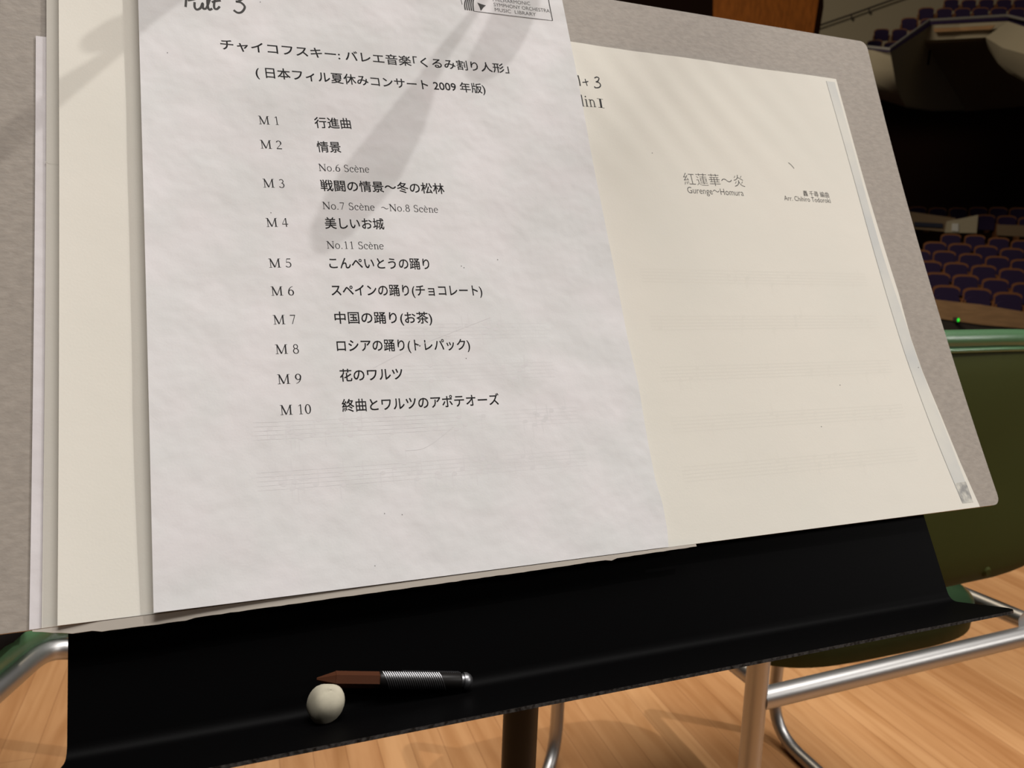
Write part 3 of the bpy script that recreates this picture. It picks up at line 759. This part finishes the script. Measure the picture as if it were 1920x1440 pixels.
for x, y in ((1223, 287), (1540, 800), (1575, 722), (1722, 689)):
    fill(a, [(x - .8, y - .8), (x + .8, y - .6), (x + .7, y + .9), (x - .7, y + .7)], zC, M['pale_ink'])
tag(a.build('sheet_music', mw=DESK.copy()), 'open cream page of sheet music titled Gurenge~Homura on the folder', 'sheet music')

# white programme sheet on top
RW = sorted([(on(x, y, zW)[1], on(x, y, zW)[0]) for x, y in ((1054, 0), (1069.5, 78), (1083, 145), (1111, 300), (1131, 400), (1156, 525), (1176, 630), (1197, 720), (1214, 824), (1229, 900), (1242, 942), (1251, 992), (1254, 1029))])
LWx = sorted([(on(x, y, zW)[1], on(x, y, zW)[0]) for x, y in ((259, 0), (270, 400), (280, 800), (288, 1152))])
v0w = on(700, 1097, zW)[1]
RW = [(v, u) for v, u in RW]
a = MB(); curved_panel(a, lambda v: interp(LWx, v), lambda v: interp(RW, v), v0w, 0.366, zW, 0.0003, M['white'], nu=90, nv=110)
def T(x, y): return on(x, y, zW)
CJ = 0.0071
put_text(a, 'チャイコフスキー: バレエ音楽｢くるみ割り人形｣', T(414, 91.0), T(955, 136.0), CJ, zW, M['ink'], bold=0.010)
put_text(a, '( 日本フィル夏休みコンサート 2009 年版)', T(480, 143.0), T(911, 174.0), CJ, zW, M['ink'], bold=0.010)
for k, (x0, y0, x1, y1) in enumerate([(486, 234.5, 523, 236), (489, 280, 529, 281.5), (494, 353, 534, 354), (500, 427, 541, 427), (505, 503.5, 547, 503), (509, 556, 552, 555.5), (513, 610, 555, 609), (517, 665.5, 561, 664.5), (521, 722, 566, 720.5), (526, 780, 584, 777.5)]):
    put_text(a, 'M %d' % (k + 1), T(x0, y0 - 1.7), T(x1, y1 - 1.7), 0.0049, zW, M['ink'], own=roman)
for s_, x0, y0, x1, y1 in (('行進曲', 591, 241, 659, 243), ('情景', 595.5, 286.5, 640, 287.5), ('戦闘の情景〜冬の松林', 602, 359, 834, 365), ('美しいお城', 610, 430, 721, 431.5), ('こんぺいとうの踊り', 618, 505, 806, 506.5),
                           ('スペインの踊り(チョコレート)', 622, 556, 905, 556), ('中国の踊り(お茶)', 628, 608, 811, 607.5), ('ロシアの踊り(トレパック)', 632, 660.5, 882, 657.5), ('花のワルツ', 638, 716.5, 756, 713), ('終曲とワルツのアポテオーズ', 642, 773.5, 937, 760.5)):
    put_text(a, s_, T(x0, y0 - 3), T(x1, y1 - 3), CJ, zW, M['ink'], bold=0.010)
put_text(a, 'No.6 Scène', T(598, 320.5), T(693, 323.5), 0.0042, zW, M['ink'], own=roman)
put_text(a, 'No.7 Scène  ~No.8 Scène', T(605, 392), T(822, 399), 0.0042, zW, M['ink'], own=roman)
put_text(a, 'No.11 Scène', T(613, 466), T(720, 467.5), 0.0042, zW, M['ink'], own=roman)
# pencilled Pult 3
PW = 0.0012
stroke(a, [(350, -16), (349, 0), (348, 13)], PW, zW, M['grey_ink']); stroke(a, [(346, -12), (358, -17), (370, -12), (368, -3), (352, 1)], PW, zW, M['grey_ink'])
stroke(a, [(365, 4), (365, 13), (369, 18), (376, 15), (380, 6), (381, 16), (387, 16)], PW, zW, M['grey_ink'])
stroke(a, [(387, 16), (393, 0), (396, -16), (390, -12), (389, 6), (392, 18), (398, 16)], PW, zW, M['grey_ink'])
stroke(a, [(407, -14), (402, 4), (402, 15), (407, 17), (412, 12)], PW, zW, M['grey_ink']); stroke(a, [(397, 4), (406, 2), (414, 1)], PW, zW, M['grey_ink'])
stroke(a, [(440, -6), (449, -9), (456, -4), (448, 2), (443, 3), (452, 5), (459, 13), (454, 22), (446, 24), (438, 19)], PW, zW, M['grey_ink'])
# library stamp
def st(x, y): return (840 + x / 8, y / 8)
SW = 0.00042
stroke(a, [st(385, 168), st(1568, 311)], SW * 0.8, zW, M['grey_ink'], 0)
stroke(a, [st(1568, 311), st(1536, 150), st(1508, 0), st(1470, -190)], SW * 1.6, zW, M['grey_ink'], 0)
stroke(a, [st(1470, -190), st(190, -330)], SW, zW, M['grey_ink'], 0)
stroke(a, [st(190, -330), st(196, 0), st(212, 70)], SW, zW, M['grey_ink'], 0)
for k in range(5):
    x0 = 252 + 31 * k; y1 = 150 + 4 * k
    stroke(a, [st(x0 + 8, y1), st(x0 - 2, 70), st(x0 + 18 - k * 2, -10), st(x0 + 70 - k * 6, -80 + k * 14), st(x0 + 150 - k * 14, -120 + k * 26)], SW * 2.1, zW, M['grey_ink'])
fill(a, [st(438, 38), st(500, 62), st(568, 82), st(530, 115), st(492, 166), st(470, 100)], zW, M['grey_ink'])
put_text(a, 'PHILHARMONIC', T(*st(676, 18)), T(*st(1236, 80)), 0.0036, zW, M['grey_ink'], -0.004)
put_text(a, 'SYMPHONY ORCHESTRA', T(*st(690, 92)), T(*st(1528, 190)), 0.0036, zW, M['grey_ink'], -0.004)
put_text(a, 'MUSIC  LIBRARY', T(*st(706, 168)), T(*st(1322, 244)), 0.0036, zW, M['grey_ink'], -0.004)
# specks and the print showing through from the back
for x, y in ((314, 99), (488, 4), (865, 499), (870, 502), (933, 487), (508, 399), (721, 963), (754, 965), (703, 1061), (874, 672)):
    fill(a, [(x - .8, y - 1), (x + .8, y - .8), (x + .7, y + 1), (x - .6, y + .8)], zW, M['pale_ink'])
ghost_staves(a, 0.045, 0.215, [0.0485, 0.0725], zW, M['ghost'], 11, notes=34, lw=0.00018)
ghost_staves(a, 0.12, 0.205, [0.099, 0.122], zW, M['ghost'], 13, notes=10, lw=0.00012)
stroke(a, [(760, 845), (800, 838), (850, 800)], 0.0003, zW, M['ghost']); stroke(a, [(700, 690), (780, 650), (920, 595)], 0.0003, zW, M['ghost'])
tag(a.build('programme_sheet', mw=DESK.copy()), 'white printed sheet listing movements M 1 to M 10, topmost on the folder', 'sheet of paper')

# ------------------------------------------------------------------ eraser and pencil on the lip
LIPV = lambda n_: CR + LDv * (n_ - ZD) / LDn                       # height of the lip's top at n
en = 0.0066; er = 0.0075
eu = 0.0675
c = DESK @ (ROT @ Vector((eu, LIPV(en) + er * 1.0, en)))
e = MB(); vs = []; fs = []; nA, nB = 26, 16
rnd = random.Random(4)
for i in range(nB + 1):
    th = math.pi * i / nB
    for k in range(nA):
        ph = 2 * math.pi * k / nA; d_ = Vector((math.sin(th) * math.cos(ph), math.sin(th) * math.sin(ph), math.cos(th)))
        sq = (abs(d_.x) ** 3.2 + abs(d_.y) ** 3.2 + abs(d_.z) ** 3.2) ** (-1 / 3.2)
        rr = er * (0.55 + 0.45 * sq) * (1 + 0.05 * math.sin(3 * ph + 1) * math.sin(th) + 0.04 * math.sin(2 * th + ph))
        vs.append((d_.x * rr, d_.y * rr, d_.z * rr * 1.04))
for i in range(nB):
    for k in range(nA):
        a_, b_ = i * nA + k, i * nA + (k + 1) % nA; fs.append((a_, a_ + nA, b_ + nA, b_))
e.add(vs, fs, M['rubber']); eo = e.build('eraser', smooth=80)
eo.location = c; eo.rotation_euler = (0.3, 0.2, 0.6); tag(eo, 'small rounded off-white eraser on the stand lip in front of the pencil', 'eraser')
pr = 0.0041
pn = ZD + 0.0062
p0 = DESK @ (ROT @ Vector((0.0655, LIPV(pn) + pr + 0.0125, pn - 0.0012))); p1 = DESK @ (ROT @ Vector((0.1355, LIPV(pn) + pr + 0.0005, pn)))
pd = (p1 - p0).normalized(); ref = Vector((0, 0, 1)); px_ = pd; py_ = (ref - pd * ref.dot(pd)).normalized(); pz_ = px_.cross(py_)
PM = Matrix(((px_.x, py_.x, pz_.x, p0.x), (px_.y, py_.y, pz_.y, p0.y), (px_.z, py_.z, pz_.z, p0.z), (0, 0, 0, 1)))
pe = empty('pencil', PM); tag(pe, 'short red-brown pencil with a patterned silver holder lying on the stand lip', 'pencil')
Lp = (p1 - p0).length
a = MB(); a.tube([(0, 0, 0), (0.008, 0, 0), (0.0081, 0, 0), (Lp * 0.41, 0, 0)], [0.0006, 0.0034, 0.0036, 0.0036], M['pencil'], 6); a.build('shaft', pe, 20)
a = MB(); x0, x1 = Lp * 0.39, Lp * 0.93
a.tube([(x0, 0, 0), (x0 + 0.001, 0, 0), (x1 - 0.001, 0, 0), (x1, 0, 0)], [0.0036, 0.0040, 0.0040, 0.0034], M['pole'], 20); hd = a.build('holder', pe, 50)
a = MB()
for s_ in (1,):
    for k in range(26):
        pts = []
        xx = x0 + 0.0012 + (x1 - x0 - 0.0125) * k / 25
        for j in range(13):
            an = 2 * math.pi * j / 12; pts.append((xx + 0.0105 * j / 12, 0.0041 * math.cos(an), 0.0041 * math.sin(an)))
        a.tube(pts, 0.00026, M['silver'], 5)
a.build('wire_pattern', hd, 60)
a = MB(); a.tube([(x1, 0, 0), (x1 + 0.0012, 0, 0), (x1 + 0.0013, 0, 0), (x1 + 0.0030, 0, 0), (x1 + 0.0046, 0, 0), (x1 + 0.0055, 0, 0)], [0.0032, 0.0032, 0.0039, 0.0039, 0.0030, 0.0018], M['silver'], 18); a.build('end_cap', pe, 40)

# ------------------------------------------------------------------ unseen shapes added above the stand to cast the shadows on the sheets
def lift_to_light(x, y, t, zf=zW):
    u, v = on(x, y, zf); P = DESK @ Vector((u, v, zf(u, v))); return P + (KEYPOS - P).normalized() * t
def add_caster(name, label, pts, wid, blob, zf, t):
    k0 = [lift_to_light(x, y, t, zf) for x, y in pts]
    r = empty(name, Matrix.Translation(k0[0])); tag(r, label, 'microphone'); inv_ = r.matrix_world.inverted()
    a = MB(); a.tube([inv_ @ q for q in k0], wid, M['glide'], 16); a.build('microphone_body', r, 60)
    b0 = [lift_to_light(x, y, t, zf) for x, y in blob[0]]
    a = MB(); a.tube([inv_ @ q for q in smooth_path(b0, 6)], [interp([(0, blob[1][0])] + [((i + 1) / (len(blob[1]) - 1), w_) for i, w_ in enumerate(blob[1][1:])], j / (6 * (len(b0) - 1))) for j in range(6 * (len(b0) - 1) + 1)], M['glide'], 16); a.build('wind_shield', r, 60)
    a = MB(); top = k0[0] + Vector((0, 0.0, 0.5)) + KEYDIR * 0.2
    a.tube([inv_ @ k0[0], inv_ @ (k0[0] * 0.6 + top * 0.4), inv_ @ (top + Vector((0, 0, 2.5)))], 0.003, M['glide'], 8); a.build('cable', r)
add_caster('hanging_microphone', 'dark microphone hung over the stand, shading the white sheet',
        [(925, -30), (888, 25), (838, 90), (800, 150), (775, 195), (745, 250), (700, 320), (665, 370), (635, 415), (612, 455)],
        [0.0022, 0.0024, 0.0036, 0.0046, 0.0075, 0.0105, 0.0125, 0.0118, 0.0095, 0.0045],
        ([(985, -50), (965, 20), (935, 85), (912, 118), (900, 134)], [0.010, 0.0105, 0.0108, 0.009, 0.002]), zW, 0.26)
add_caster('hanging_microphone', 'dark microphone hung over the stand, shading the cream margin',
        [(400, -60), (330, 8), (262, 58), (200, 108), (130, 158), (70, 205), (0, 260), (-60, 310)],
        [0.002, 0.0022, 0.0026, 0.0032, 0.0046, 0.0055, 0.006, 0.004],
        ([(330, -30), (262, 38), (215, 62), (178, 78), (164, 84)], [0.006, 0.0068, 0.0068, 0.005, 0.001]), zC, 0.26)
